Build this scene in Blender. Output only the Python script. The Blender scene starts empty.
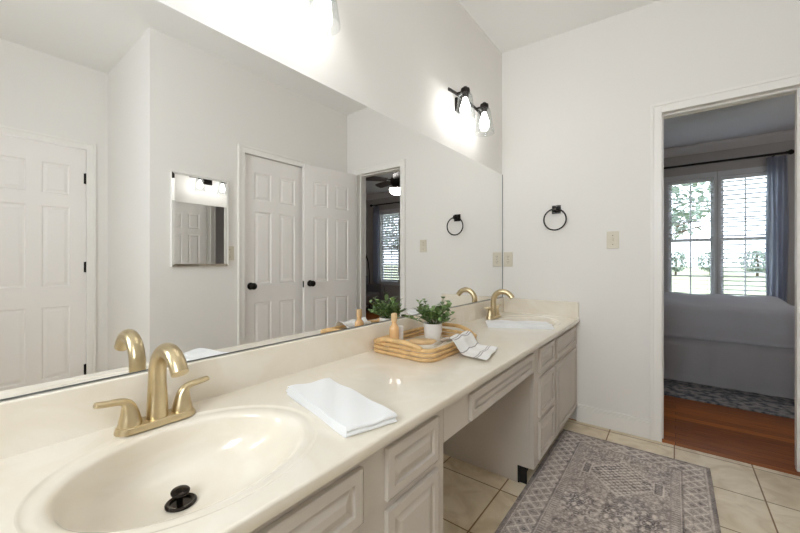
import bpy, bmesh, math, random
import numpy as np
from mathutils import Vector, Matrix

random.seed(7)
rng = np.random.default_rng(7)
C = bpy.context.scene.collection
SC = bpy.context.scene
PI = math.pi

# ------------------------------------------------------------------ camera, sky, exposure
cam_d = bpy.data.cameras.new('camera')
cam = bpy.data.objects.new('camera', cam_d); C.objects.link(cam)
cam.location = (1.094, 0.0, 1.126)
cam.rotation_euler = (PI/2, 0, 0.6562)
cam_d.sensor_width = 36.0
cam_d.lens = 356.22/800*36
cam_d.shift_y = -5.28/800
cam_d.clip_start = 0.02
SC.camera = cam

BULB = 31.0          # emission of each vanity bulb
FAN_LIGHT = 42.0
SKY = 6.0

# added fill light, set outside an invented window behind the camera
fill_d = bpy.data.lights.new('fill_light', 'AREA'); fill_d.shape = 'RECTANGLE'; fill_d.size = .62; fill_d.size_y = 1.0
fill_d.energy = 27.0; fill_d.color = (.93, .965, 1.0)
fill_o = bpy.data.objects.new('fill_light', fill_d); C.objects.link(fill_o)
fill_o.location = (.83, -1.13, 1.75); fill_o.rotation_euler = (math.radians(90), 0, 0)

world = bpy.data.worlds.new('sky'); SC.world = world
world.use_nodes = True
bg = world.node_tree.nodes['Background']
bg.inputs['Color'].default_value = (0.84, 0.89, 1.0, 1)
bg.inputs['Strength'].default_value = SKY

vs = SC.view_settings
vs.view_transform = 'Standard'; vs.look = 'None'; vs.gamma = 1.0
vs.use_curve_mapping = False
vs.exposure = 0.1
SC.cycles.max_bounces = 16
SC.cycles.diffuse_bounces = 8
SC.cycles.glossy_bounces = 8
SC.cycles.transparent_max_bounces = 24
SC.cycles.sample_clamp_indirect = 6.0

# ------------------------------------------------------------------ helpers
def srgb(r, g, b):
    f = lambda c: (c/255/12.92) if c/255 <= .04045 else ((c/255+.055)/1.055)**2.4
    return (f(r), f(g), f(b))

MATS = {}
def mat(name, col, rough=.5, metal=0.0, var=0.0, vscale=20, bump=0.0, bscale=200, spec=.5, emit=None, coat=0.0, sheen=0.0):
    m = bpy.data.materials.new(name); m.use_nodes = True
    nt = m.node_tree; p = nt.nodes['Principled BSDF']
    p.inputs['Base Color'].default_value = (*col, 1)
    p.inputs['Roughness'].default_value = rough
    p.inputs['Metallic'].default_value = metal
    p.inputs['Specular IOR Level'].default_value = spec
    p.inputs['Coat Weight'].default_value = coat
    p.inputs['Sheen Weight'].default_value = sheen
    tc = nt.nodes.new('ShaderNodeTexCoord')
    if var > 0:
        n = nt.nodes.new('ShaderNodeTexNoise'); n.inputs['Scale'].default_value = vscale
        n.inputs['Detail'].default_value = 5
        nt.links.new(tc.outputs['Object'], n.inputs['Vector'])
        r = nt.nodes.new('ShaderNodeValToRGB')
        r.color_ramp.elements[0].position = .3; r.color_ramp.elements[1].position = .7
        r.color_ramp.elements[0].color = (*[c*(1-var) for c in col], 1)
        r.color_ramp.elements[1].color = (*[min(1, c*(1+var)) for c in col], 1)
        nt.links.new(n.outputs['Fac'], r.inputs['Fac'])
        nt.links.new(r.outputs['Color'], p.inputs['Base Color'])
    if bump > 0:
        n2 = nt.nodes.new('ShaderNodeTexNoise'); n2.inputs['Scale'].default_value = bscale
        n2.inputs['Detail'].default_value = 3
        nt.links.new(tc.outputs['Object'], n2.inputs['Vector'])
        b = nt.nodes.new('ShaderNodeBump'); b.inputs['Strength'].default_value = bump
        b.inputs['Distance'].default_value = .002
        nt.links.new(n2.outputs['Fac'], b.inputs['Height'])
        nt.links.new(b.outputs['Normal'], p.inputs['Normal'])
    if emit:
        p.inputs['Emission Color'].default_value = (*emit[0], 1)
        p.inputs['Emission Strength'].default_value = emit[1]
    MATS[name] = m
    return m

def attr_mat(name, rough=.9, attr='col', bump=0.0, bscale=300, sheen=0.0):
    m = mat(name, (.5, .5, .5), rough, bump=bump, bscale=bscale, spec=.2, sheen=sheen)
    nt = m.node_tree
    a = nt.nodes.new('ShaderNodeAttribute'); a.attribute_name = attr
    nt.links.new(a.outputs['Color'], nt.nodes['Principled BSDF'].inputs['Base Color'])
    return m

def thin_glass(name, tint=(1, 1, 1), base=0.04):
    m = bpy.data.materials.new(name); m.use_nodes = True
    nt = m.node_tree; nt.nodes.remove(nt.nodes['Principled BSDF'])
    out = nt.nodes['Material Output']
    t = nt.nodes.new('ShaderNodeBsdfTransparent'); t.inputs['Color'].default_value = (*tint, 1)
    g = nt.nodes.new('ShaderNodeBsdfGlossy'); g.inputs['Roughness'].default_value = .02
    lw = nt.nodes.new('ShaderNodeLayerWeight'); lw.inputs['Blend'].default_value = .5
    pw = nt.nodes.new('ShaderNodeMath'); pw.operation = 'POWER'; pw.inputs[1].default_value = 4
    ma = nt.nodes.new('ShaderNodeMath'); ma.operation = 'MULTIPLY_ADD'; ma.inputs[1].default_value = .45; ma.inputs[2].default_value = base
    mx = nt.nodes.new('ShaderNodeMixShader')
    nt.links.new(lw.outputs['Facing'], pw.inputs[0]); nt.links.new(pw.outputs[0], ma.inputs[0])
    nt.links.new(ma.outputs[0], mx.inputs['Fac'])
    nt.links.new(t.outputs['BSDF'], mx.inputs[1]); nt.links.new(g.outputs['BSDF'], mx.inputs[2])
    nt.links.new(mx.outputs['Shader'], out.inputs['Surface'])
    return m

def wloc(o):
    v = Vector((0, 0, 0))
    while o is not None:
        v += o.location; o = o.parent
    return v

def obj(name, bm, m, parent=None, smooth=False, angle=None, bevel=0.0, kind=None, local=False):
    """Link a bmesh given in world coordinates as ONE mesh object."""
    if parent is not None and not local:
        bmesh.ops.translate(bm, verts=bm.verts, vec=-wloc(parent))
    bmesh.ops.recalc_face_normals(bm, faces=bm.faces)
    me = bpy.data.meshes.new(name); bm.to_mesh(me); bm.free()
    o = bpy.data.objects.new(name, me); C.objects.link(o)
    me.materials.append(m)
    if smooth:
        me.polygons.foreach_set('use_smooth', [True]*len(me.polygons))
        if angle:
            me.set_sharp_from_angle(angle=math.radians(angle))
    if bevel > 0:
        b = o.modifiers.new('bevel', 'BEVEL'); b.width = bevel; b.segments = 2; b.limit_method = 'ANGLE'
        b.angle_limit = math.radians(40)
        me.polygons.foreach_set('use_smooth', [True]*len(me.polygons))
        me.set_sharp_from_angle(angle=math.radians(35))
    if parent is not None:
        o.parent = parent
    if kind:
        o['kind'] = kind
    return o

def struct(name, bm, m, parent=None, **k):
    return obj(name, bm, m, parent, kind=None if parent else 'structure', **k)

def thing(name, label, cat, loc=(0, 0, 0), group=None):
    o = bpy.data.objects.new(name, None); C.objects.link(o)
    o.location = loc; o.empty_display_size = .05
    o['label'] = label; o['category'] = cat
    if group: o['group'] = group
    return o

def tag(o, label, cat, group=None):
    o['label'] = label; o['category'] = cat
    if group: o['group'] = group
    return o

def dup(root, loc, label, group=None):
    r = root.copy(); C.objects.link(r); r.location = loc; r['label'] = label
    if group: r['group'] = group
    for ch in list(root.children):
        c = ch.copy(); C.objects.link(c); c.parent = r
        for g in list(ch.children):
            d = g.copy(); C.objects.link(d); d.parent = c
    return r

def box(bm, x0, x1, y0, y1, z0, z1, M=None):
    vs_ = [bm.verts.new(((x0, x1)[i], (y0, y1)[j], (z0, z1)[k])) for i in (0, 1) for j in (0, 1) for k in (0, 1)]
    for f in ((0, 1, 3, 2), (4, 6, 7, 5), (0, 4, 5, 1), (2, 3, 7, 6), (0, 2, 6, 4), (1, 5, 7, 3)):
        bm.faces.new([vs_[i] for i in f])
    if M is not None:
        bmesh.ops.transform(bm, matrix=M, verts=vs_)
    return vs_

def B(*a):
    bm = bmesh.new(); box(bm, *a); return bm

def loft(bm, rings, closed=True, cap0=True, cap1=True):
    """rings: list of lists of points, all the same length."""
    R = [[bm.verts.new(p) for p in r] for r in rings]
    n = len(R[0])
    for a, b in zip(R[:-1], R[1:]):
        for i in range(n if closed else n-1):
            j = (i+1) % n
            bm.faces.new((a[i], a[j], b[j], b[i]))
    if cap0: bm.faces.new(R[0][::-1])
    if cap1: bm.faces.new(R[-1])
    return R

def lathe(bm, prof, cx=0, cy=0, n=32, axis='z', cap0=True, cap1=True, M=None):
    rings = []
    for r, h in prof:
        ring = []
        for i in range(n):
            a = 2*PI*i/n
            p = Vector((cx+r*math.cos(a), cy+r*math.sin(a), h))
            if M is not None: p = M @ p
            ring.append(p)
        rings.append(ring)
    loft(bm, rings, True, cap0, cap1)

def sweep(bm, pts, rad, n=14, closed=False, up=Vector((0, 0, 1))):
    """tube through pts; rad is one number, or a list of (a, b) half-axes."""
    pts = [Vector(p) for p in pts]; N = len(pts)
    rings = []; nrm = None
    for i, p in enumerate(pts):
        if closed:
            t = (pts[(i+1) % N]-pts[i-1]).normalized()
        else:
            t = (pts[min(i+1, N-1)]-pts[max(i-1, 0)]).normalized()
        if nrm is None:
            nrm = up - t*up.dot(t)
            if nrm.length < 1e-4: nrm = Vector((1, 0, 0))-t*t.x
        else:
            nrm = nrm - t*nrm.dot(t)
        nrm.normalize(); bi = t.cross(nrm)
        r = rad[i] if isinstance(rad, (list, tuple)) else rad
        a, b = r if isinstance(r, (list, tuple)) else (r, r)
        rings.append([p+nrm*(a*math.cos(2*PI*k/n))+bi*(b*math.sin(2*PI*k/n)) for k in range(n)])
    if closed:
        R = loft(bm, rings, True, False, False)
        a, b = R[-1], R[0]
        for i in range(n):
            j = (i+1) % n
            bm.faces.new((a[i], a[j], b[j], b[i]))
    else:
        loft(bm, rings)

def catmull(P, m=6):
    P = [np.array(p, float) for p in P]; out = []
    for i in range(len(P)-1):
        p0 = P[max(i-1, 0)]; p1 = P[i]; p2 = P[i+1]; p3 = P[min(i+2, len(P)-1)]
        for k in range(m):
            t = k/m
            out.append(.5*((2*p1)+(-p0+p2)*t+(2*p0-5*p1+4*p2-p3)*t*t+(-p0+3*p1-3*p2+p3)*t**3))
    out.append(P[-1]); return out

def grid_mesh(bm, F):
    """F: array [i][j] of points -> quads."""
    V = [[bm.verts.new(tuple(p)) for p in row] for row in F]
    for i in range(len(V)-1):
        for j in range(len(V[0])-1):
            bm.faces.new((V[i][j], V[i+1][j], V[i+1][j+1], V[i][j+1]))
    return V

PROFILE = ((.0, .0), (.007, .007), (.016, .007), (.034, .0015))
def panel_slab(bm, w, h, t, xs, zs, panels, prof=PROFILE, M=None, both=True):
    """a slab w*h*t (x, z, y from 0 to t) whose cells in `panels` are raised panels on the faces."""
    new = []
    def v(p):
        q = bm.verts.new(p); new.append(q); return q
    for side in ((0, 1) if both else (0,)):
        y = 0 if side == 0 else t; s = 1 if side == 0 else -1
        for i in range(len(xs)-1):
            for j in range(len(zs)-1):
                a, b, c, d = xs[i], xs[i+1], zs[j], zs[j+1]
                if (i, j) in panels:
                    prev = None
                    for ins, dep in prof:
                        yy = y+s*dep
                        r = [v((a+ins, yy, c+ins)), v((b-ins, yy, c+ins)), v((b-ins, yy, d-ins)), v((a+ins, yy, d-ins))]
                        if prev:
                            for k in range(4):
                                bm.faces.new((prev[k], prev[(k+1) % 4], r[(k+1) % 4], r[k]))
                        prev = r
                    bm.faces.new(prev)
                else:
                    bm.faces.new((v((a, y, c)), v((b, y, c)), v((b, y, d)), v((a, y, d))))
    for (x0, z0, x1, z1) in ((0, 0, w, 0), (w, 0, w, h), (w, h, 0, h), (0, h, 0, 0)):
        bm.faces.new((v((x0, 0, z0)), v((x1, 0, z1)), v((x1, t, z1)), v((x0, t, z0))))
    if not both:
        bm.faces.new((v((0, t, 0)), v((w, t, 0)), v((w, t, h)), v((0, t, h))))
    bmesh.ops.remove_doubles(bm, verts=new, dist=1e-5)
    if M is not None:
        bmesh.ops.transform(bm, matrix=M, verts=[q for q in new if q.is_valid])

# ------------------------------------------------------------------ materials
M_wall = mat('wall_paint', srgb(236, 233, 229), .6, bump=.06, bscale=300, spec=.25)
M_ceil = mat('ceiling_paint', srgb(242, 241, 239), .8, bump=.08, bscale=200, spec=.2)
M_trim = mat('trim_paint', srgb(241, 238, 234), .35, spec=.4)
M_door = mat('door_paint', srgb(242, 238, 235), .35, spec=.4)
M_cab = mat('cabinet_paint', srgb(204, 195, 185), .45, var=.03, vscale=6, spec=.35)
M_toe = mat('toe_kick_black', srgb(20, 18, 17), .7)
M_black = mat('oil_bronze', srgb(34, 30, 28), .38, metal=.7)
M_drain = mat('drain_black_metal', srgb(52, 46, 42), .18, metal=.9)
M_gold = mat('brushed_gold', srgb(206, 188, 152), .3, metal=1.0, var=.04, vscale=60)
M_chrome = mat('chrome', srgb(215, 215, 215), .12, metal=1.0)
M_ivory = mat('ivory_plastic', srgb(216, 208, 190), .4)
M_slot = mat('slot_dark', srgb(70, 62, 50), .6)
M_towel = mat('white_cotton', srgb(240, 240, 240), .95, bump=.5, bscale=500, sheen=.3, spec=.1)
M_ceramic = mat('white_ceramic', srgb(232, 228, 224), .35, var=.02)
M_soil = mat('soil', srgb(60, 45, 32), .95, var=.3, vscale=200)
M_rattan = mat('rattan', srgb(214, 176, 122), .5, var=.14, vscale=35)
M_traybase = mat('tray_base', srgb(226, 214, 194), .6, var=.04)
M_wood = mat('pale_wood', srgb(214, 180, 134), .5, var=.1, vscale=40)
M_bristle = mat('bristle', srgb(240, 234, 222), .9)
M_bulb = mat('bulb_glow', (1, 1, 1), .5, emit=((1.0, .98, .96), BULB))
M_fanl = mat('fan_light_glow', (1, 1, 1), .5, emit=((1.0, .95, .9), FAN_LIGHT))
M_glass = thin_glass('shade_glass', (.93, .94, .94), .05)
M_pane = thin_glass('window_glass', (.95, .97, .97))
M_amber = mat('peach_oil', srgb(226, 180, 126), .2, spec=.5, coat=.5)
M_bedwall = mat('bedroom_paint', srgb(186, 183, 180), .7)
M_bedceil = mat('bedroom_ceiling_paint', srgb(226, 227, 230), .85)
M_crown = mat('crown_paint', srgb(222, 222, 222), .5)
M_bedding = mat('white_bedding', srgb(228, 228, 232), .9, sheen=.2, bump=.2, bscale=150)
M_skirt = mat('bed_skirt_cotton', srgb(222, 220, 222), .95, bump=.2, bscale=150)
M_curtain = mat('sheer_curtain', srgb(215, 220, 230), .9)
nt = M_curtain.node_tree
tl = nt.nodes.new('ShaderNodeBsdfTranslucent'); tl.inputs['Color'].default_value = (*srgb(222, 226, 234), 1)
mx = nt.nodes.new('ShaderNodeMixShader'); mx.inputs['Fac'].default_value = .65
nt.links.new(nt.nodes['Principled BSDF'].outputs['BSDF'], mx.inputs[1]); nt.links.new(tl.outputs['BSDF'], mx.inputs[2])
nt.links.new(mx.outputs['Shader'], nt.nodes['Material Output'].inputs['Surface'])
M_sash = mat('window_paint', srgb(215, 216, 218), .5)
M_slat = mat('blind_slat', srgb(225, 228, 232), .5)
M_fan = mat('fan_dark_wood', srgb(44, 36, 34), .45)
M_chair = mat('grey_upholstery', srgb(112, 110, 112), .95, bump=.3)
M_bark = mat('bark', srgb(96, 82, 70), .95, var=.2)
M_tree = mat('tree_leaves', srgb(134, 150, 136), .9, var=.2, vscale=3)
M_grass = mat('lawn_grass', srgb(132, 138, 104), .95, var=.12, vscale=2)

def leaf_mat():
    m = mat('plant_leaf', srgb(116, 142, 86), .42, var=.3, vscale=28)
    return m
M_leaf = leaf_mat()

m = bpy.data.materials.new('mirror_silver'); m.use_nodes = True
nt = m.node_tree; nt.nodes.remove(nt.nodes['Principled BSDF'])
g = nt.nodes.new('ShaderNodeBsdfGlossy'); g.inputs['Roughness'].default_value = 0.0
g.inputs['Color'].default_value = (.93, .93, .922, 1)
nt.links.new(g.outputs['BSDF'], nt.nodes['Material Output'].inputs['Surface'])
M_mirror = m
M_medge = mat('mirror_edge', srgb(120, 122, 120), .4, metal=.3)

def marble():
    m = mat('cultured_marble', srgb(226, 212, 192), .22, spec=.5, coat=.35)
    nt = m.node_tree; p = nt.nodes['Principled BSDF']
    tc = nt.nodes.new('ShaderNodeTexCoord')
    n = nt.nodes.new('ShaderNodeTexNoise'); n.inputs['Scale'].default_value = 3.2; n.inputs['Detail'].default_value = 8
    n.inputs['Distortion'].default_value = 1.6
    nt.links.new(tc.outputs['Object'], n.inputs['Vector'])
    r = nt.nodes.new('ShaderNodeValToRGB')
    e = r.color_ramp.elements
    e[0].position = .35; e[0].color = (*srgb(238, 230, 216), 1)
    e[1].position = .65; e[1].color = (*srgb(242, 235, 223), 1)
    x = e.new(.5); x.color = (*srgb(236, 227, 211), 1)
    nt.links.new(n.outputs['Fac'], r.inputs['Fac'])
    nt.links.new(r.outputs['Color'], p.inputs['Base Color'])
    return m
M_marble = marble()

def tile_mat():
    m = mat('floor_tile', (.6, .5, .4), .32, spec=.4)
    nt = m.node_tree; p = nt.nodes['Principled BSDF']; L = nt.links.new
    tc = nt.nodes.new('ShaderNodeTexCoord')
    mp = nt.nodes.new('ShaderNodeMapping'); mp.inputs['Location'].default_value = (-.414+.34*4, -1.69+.34*8, 0)
    L(tc.outputs['Object'], mp.inputs['Vector'])
    br = nt.nodes.new('ShaderNodeTexBrick'); br.offset = 0; br.squash = 1
    br.inputs['Scale'].default_value = 1; br.inputs['Brick Width'].default_value = .34
    br.inputs['Row Height'].default_value = .34; br.inputs['Mortar Size'].default_value = .0035
    br.inputs['Mortar Smooth'].default_value = .2; br.inputs['Bias'].default_value = 0
    br.inputs['Color1'].default_value = (*srgb(240, 228, 204), 1)
    br.inputs['Color2'].default_value = (*srgb(230, 215, 188), 1)
    br.inputs['Mortar'].default_value = (*srgb(150, 118, 78), 1)
    L(mp.outputs['Vector'], br.inputs['Vector'])
    n = nt.nodes.new('ShaderNodeTexNoise'); n.inputs['Scale'].default_value = 7; n.inputs['Detail'].default_value = 7
    n.inputs['Distortion'].default_value = 1.2
    L(tc.outputs['Object'], n.inputs['Vector'])
    r = nt.nodes.new('ShaderNodeValToRGB')
    r.color_ramp.elements[0].position = .32; r.color_ramp.elements[0].color = (.74, .68, .58, 1)
    r.color_ramp.elements[1].position = .6; r.color_ramp.elements[1].color = (1, 1, 1, 1)
    L(n.outputs['Fac'], r.inputs['Fac'])
    mx = nt.nodes.new('ShaderNodeMix'); mx.data_type = 'RGBA'; mx.blend_type = 'MULTIPLY'
    mx.inputs['Factor'].default_value = .8
    L(br.outputs['Color'], mx.inputs['A']); L(r.outputs['Color'], mx.inputs['B'])
    L(mx.outputs['Result'], p.inputs['Base Color'])
    b = nt.nodes.new('ShaderNodeBump'); b.inputs['Strength'].default_value = .5; b.inputs['Distance'].default_value = .003
    b.invert = True
    L(br.outputs['Fac'], b.inputs['Height']); L(b.outputs['Normal'], p.inputs['Normal'])
    return m
M_tile = tile_mat()

def plank_mat():
    m = mat('oak_planks', (.3, .15, .06), .38, spec=.3)
    nt = m.node_tree; p = nt.nodes['Principled BSDF']; L = nt.links.new
    tc = nt.nodes.new('ShaderNodeTexCoord')
    br = nt.nodes.new('ShaderNodeTexBrick'); br.offset = .37
    br.inputs['Scale'].default_value = 1; br.inputs['Brick Width'].default_value = 1.1
    br.inputs['Row Height'].default_value = .07; br.inputs['Mortar Size'].default_value = .0012
    br.inputs['Color1'].default_value = (*srgb(205, 122, 52), 1)
    br.inputs['Color2'].default_value = (*srgb(150, 82, 32), 1)
    br.inputs['Mortar'].default_value = (*srgb(62, 32, 16), 1)
    L(tc.outputs['Object'], br.inputs['Vector'])
    mp = nt.nodes.new('ShaderNodeMapping'); mp.inputs['Scale'].default_value = (3, 45, 1)
    L(tc.outputs['Object'], mp.inputs['Vector'])
    n = nt.nodes.new('ShaderNodeTexNoise'); n.inputs['Scale'].default_value = 2; n.inputs['Detail'].default_value = 6
    L(mp.outputs['Vector'], n.inputs['Vector'])
    r = nt.nodes.new('ShaderNodeValToRGB')
    r.color_ramp.elements[0].position = .3; r.color_ramp.elements[0].color = (.55, .5, .45, 1)
    r.color_ramp.elements[1].position = .65; r.color_ramp.elements[1].color = (1, 1, 1, 1)
    L(n.outputs['Fac'], r.inputs['Fac'])
    mx = nt.nodes.new('ShaderNodeMix'); mx.data_type = 'RGBA'; mx.blend_type = 'MULTIPLY'
    mx.inputs['Factor'].default_value = 1
    L(br.outputs['Color'], mx.inputs['A']); L(r.outputs['Color'], mx.inputs['B'])
    L(mx.outputs['Result'], p.inputs['Base Color'])
    return m
M_plank = plank_mat()

# ------------------------------------------------------------------ the room
YF = 2.76              # far wall face
YB = 2.88              # bedroom side of that wall
W = 1.778              # right wall face
XR = 2.769             # recess wall face
YE = .891              # where the right wall turns into the recess
BACK = -1.0
ZT = 2.95
DX0, DX1, DZ = 1.029, 1.625, 2.055     # bedroom doorway

struct('floor', B(-.1, XR+.1, BACK-.1, 2.752, -.08, 0), M_tile)
# ceiling dips slightly away from the mirror wall
bm = bmesh.new()
for p in ():
    pass
vv = [bm.verts.new(p) for p in ((-.1, BACK-.1, 2.793), (-.1, YB, 2.793), (1.9, YB, 2.733), (1.9, BACK-.1, 2.733), (XR+.1, BACK-.1, 2.733), (XR+.1, YB, 2.733))]
bm.faces.new((vv[0], vv[1], vv[2], vv[3])); bm.faces.new((vv[3], vv[2], vv[5], vv[4]))
r = bmesh.ops.extrude_face_region(bm, geom=list(bm.faces))
bmesh.ops.translate(bm, verts=[v for v in r['geom'] if isinstance(v, bmesh.types.BMVert)], vec=(0, 0, .2))
struct('ceiling', bm, M_ceil)
struct('wall_left', B(-.12, 0, BACK-.1, YB, 0, ZT), M_wall)
bm = bmesh.new()
box(bm, 0, DX0-.018, YF, YB, 0, ZT); box(bm, DX1+.018, XR+.1, YF, YB, 0, ZT); box(bm, DX0-.018, DX1+.018, YF, YB, DZ+.018, ZT)
struct('wall_far', bm, M_wall)
CY0, CY1, CZ = 1.567, 2.19, 2.04       # closet doorway in the right wall
bm = bmesh.new()
box(bm, W, W+.11, YE, CY0-.0, 0, ZT); box(bm, W, W+.11, CY1, YF, 0, ZT); box(bm, W, W+.11, CY0, CY1, CZ, ZT)
struct('wall_right', bm, M_wall)
struct('wall_return', B(W+.11, XR+.1, YE, YE+.11, 0, ZT), M_wall)
RY0, RY1, RZ = .14, .755, 2.05
bm = bmesh.new()
box(bm, XR, XR+.1, BACK, RY0, 0, ZT); box(bm, XR, XR+.1, RY1, YE, 0, ZT); box(bm, XR, XR+.1, RY0, RY1, RZ, ZT)
struct('wall_recess', bm, M_wall)
bm = bmesh.new()
box(bm, 0, .5, BACK-.1, BACK, 0, ZT); box(bm, 1.16, XR+.1, BACK-.1, BACK, 0, ZT); box(bm, .5, 1.16, BACK-.1, BACK, 0, 1.2); box(bm, .5, 1.16, BACK-.1, BACK, 2.3, ZT)
struct('wall_back', bm, M_wall)
bm = bmesh.new()
for (a, b, c, d) in ((.5, .54, 1.2, 2.3), (1.12, 1.16, 1.2, 2.3), (.54, 1.12, 1.2, 1.25), (.54, 1.12, 2.25, 2.3), (.54, 1.12, 1.735, 1.765)):
    box(bm, a, b, BACK-.075, BACK-.03, c, d)
w4 = struct('window_4', bm, M_trim)  # unseen window, added so the fill light can enter
obj('pane', B(.54, 1.12, BACK-.055, BACK-.05, 1.25, 2.25), M_pane, w4)
struct('wall_closet', B(W+.6, W+.65, YE+.11, YF, 0, ZT), M_wall)

# door casings
def casing_x(name, x0, x1, z1, y, s, w=.055):
    """around an opening in a wall that runs along x; s = -1 towards -y"""
    bm = bmesh.new()
    for (a, b, c, d) in ((x0-w, x0+.004, 0, z1+w), (x1-.004, x1+w, 0, z1+w), (x0+.004, x1-.004, z1-.004, z1+w)):
        box(bm, a, b, min(y, y+s*.013), max(y, y+s*.013), c, d)
    for (a, b, c, d) in ((x0-w, x0-w+.016, 0, z1+w), (x1+w-.016, x1+w, 0, z1+w), (x0-w+.016, x1+w-.016, z1+w-.016, z1+w)):
        box(bm, a, b, min(y+s*.013, y+s*.02), max(y+s*.013, y+s*.02), c, d)
    return struct(name, bm, M_trim, bevel=.002)
def casing_y(name, y0, y1, z1, x, s, w=.055):
    bm = bmesh.new()
    for (a, b, c, d) in ((y0-w, y0+.004, 0, z1+w), (y1-.004, y1+w, 0, z1+w), (y0+.004, y1-.004, z1-.004, z1+w)):
        box(bm, min(x, x+s*.013), max(x, x+s*.013), a, b, c, d)
    for (a, b, c, d) in ((y0-w, y0-w+.016, 0, z1+w), (y1+w-.016, y1+w, 0, z1+w), (y0-w+.016, y1+w-.016, z1+w-.016, z1+w)):
        box(bm, min(x+s*.013, x+s*.02), max(x+s*.013, x+s*.02), a, b, c, d)
    return struct(name, bm, M_trim, bevel=.002)
casing_x('trim_1', DX0, DX1, DZ, YF, -1)
casing_x('trim_2', DX0, DX1, DZ, YB, 1)
bm = bmesh.new()
box(bm, DX0-.018, DX0, YF, YB, 0, DZ+.018); box(bm, DX1, DX1+.018, YF, YB, 0, DZ+.018); box(bm, DX0, DX1, YF, YB, DZ, DZ+.018)
box(bm, DX0, DX0+.011, YF+.045, YF+.08, 0, DZ); box(bm, DX1-.011, DX1, YF+.045, YF+.08, 0, DZ); box(bm, DX0+.011, DX1-.011, YF+.045, YF+.08, DZ-.011, DZ)
struct('trim_3', bm, M_trim)
casing_y('trim_4', CY0, CY1, CZ, W, -1)
casing_y('trim_5', RY0, RY1, RZ, XR, -1)
bm = bmesh.new(); box(bm, DX0+.001, DX0+.0025, YF+.012, YF+.04, .87, .95)
lp = struct('trim_6', bm, M_black)

def baseboard(name, x0, x1, y0, y1, ax):
    bm = bmesh.new()
    box(bm, x0, x1, y0, y1, 0, .105)
    if ax == 'far': box(bm, x0, x1, y0+.005, y1, .105, .122)
    else: box(bm, x0+.005, x1, y0, y1, .105, .122)
    return struct(name, bm, M_trim, bevel=.003)
baseboard('baseboard_far', .548, DX0-.055, YF-.014, YF, 'far')
baseboard('baseboard_right', W-.014, W, YE, CY0-.056, 'right')
baseboard('baseboard_recess', XR-.014, XR, RY1+.056, YE, 'right')

# six-panel doors
def six_panel(w, h):
    st = .1*w/.61; mul = .085*w/.61
    pw = (w-2*st-mul)/2
    xs = [0, st, st+pw, st+pw+mul, w-st, w]
    zs = [0, .2, .2+.56, .76+.16, .92+.63, 1.55+.1, 1.65+.24, h]
    pan = {(i, j) for i in (1, 3) for j in (1, 3, 5)}
    return xs, zs, pan
def knob_bm(bm, M, both=False):
    prof = [(.031, 0), (.031, .004), (.026, .009), (.012, .013), (.011, .03), (.018, .036), (.027, .045), (.029, .054), (.024, .064), (.012, .069)]
    lathe(bm, prof, n=24, M=M)
def door(name, w, h, t, M, knob_x, knob_sides=(0,), hinges=None, hinge_side=None):
    xs, zs, pan = six_panel(w, h)
    bm = bmesh.new(); panel_slab(bm, w, h, t, xs, zs, pan, M=M)
    d = struct(name, bm, M_door)
    for s in knob_sides:
        bm = bmesh.new()
        R = Matrix.Translation((knob_x, 0 if s == 0 else t, .905)) @ Matrix.Rotation(PI/2 if s == 0 else -PI/2, 4, 'X')
        knob_bm(bm, M @ R)
        k = obj('knob', bm, M_black, d, smooth=True, angle=50)
        k['label'] = 'dark bronze round door knob'
    for hz in (hinges or ()):
        bm = bmesh.new()
        Mh = M @ Matrix.Translation((hinge_side, -.004, hz-.045))
        lathe(bm, [(.007, 0), (.007, .09)], n=10, M=Mh)
        box(bm, -.016, .016, .0, .004, .002, .088, M=Mh)
        k = obj('hinge', bm, M_black, d); k['label'] = 'dark bronze hinge'
    return d
# closet door: face towards -x, local x runs along +y
def face_minus_x(x, y, z):
    """local (x along +y, y(depth) along +x, z up)"""
    return Matrix(((0, 1, 0, x), (1, 0, 0, y), (0, 0, 1, z), (0, 0, 0, 1)))
door('door_1', CY1-CY0-.008, CZ-.014, .035, face_minus_x(W+.016, CY0+.004, .008), .066)
door('door_2', RY1-RY0-.008, RZ-.014, .035, face_minus_x(XR+.012, RY0+.004, .008), .066, hinges=(.224, 1.07, 1.80), hinge_side=RY1-RY0-.006)
# open bedroom door, hinged at the doorway's right side and folded back near the right wall
hx, hy = DX1-.004, YF-.024
ang = math.radians(7.5)
dirv = Vector((math.sin(ang), -math.cos(ang), 0))       # from hinge to the free edge
nv = Vector((math.cos(ang), math.sin(ang), 0))          # towards the right wall
DW = .615
Mo = Matrix(((-dirv.x, nv.x, 0, hx+dirv.x*DW), (-dirv.y, nv.y, 0, hy+dirv.y*DW), (0, 0, 1, .008), (0, 0, 0, 1)))
d3 = door('door_3', DW, DZ-.012, .035, Mo, .06, knob_sides=(0,))
bm = bmesh.new(); box(bm, -.0015, 0.0, .006, .029, .87, .93, M=Mo)
k = obj('latch_plate', bm, M_black, d3); k['label'] = 'dark latch plate on the door edge'

# ------------------------------------------------------------------ vanity mirror on the left wall
t = thing('vanity_mirror', 'large frameless mirror on the wall above the long vanity counter', 'mirror', (0, 1.36, .845))
obj('mirror_glass', B(.0005, .006, -.02, 2.755, .8445, 1.818), M_mirror, t)
obj('bottom_channel', B(.0005, .0075, -.02, 2.755, .8415, .8442), M_medge, t)
obj('end_channel', B(.0005, .0085, 2.7553, 2.7585, .8405, 1.818), M_medge, t)

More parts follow.
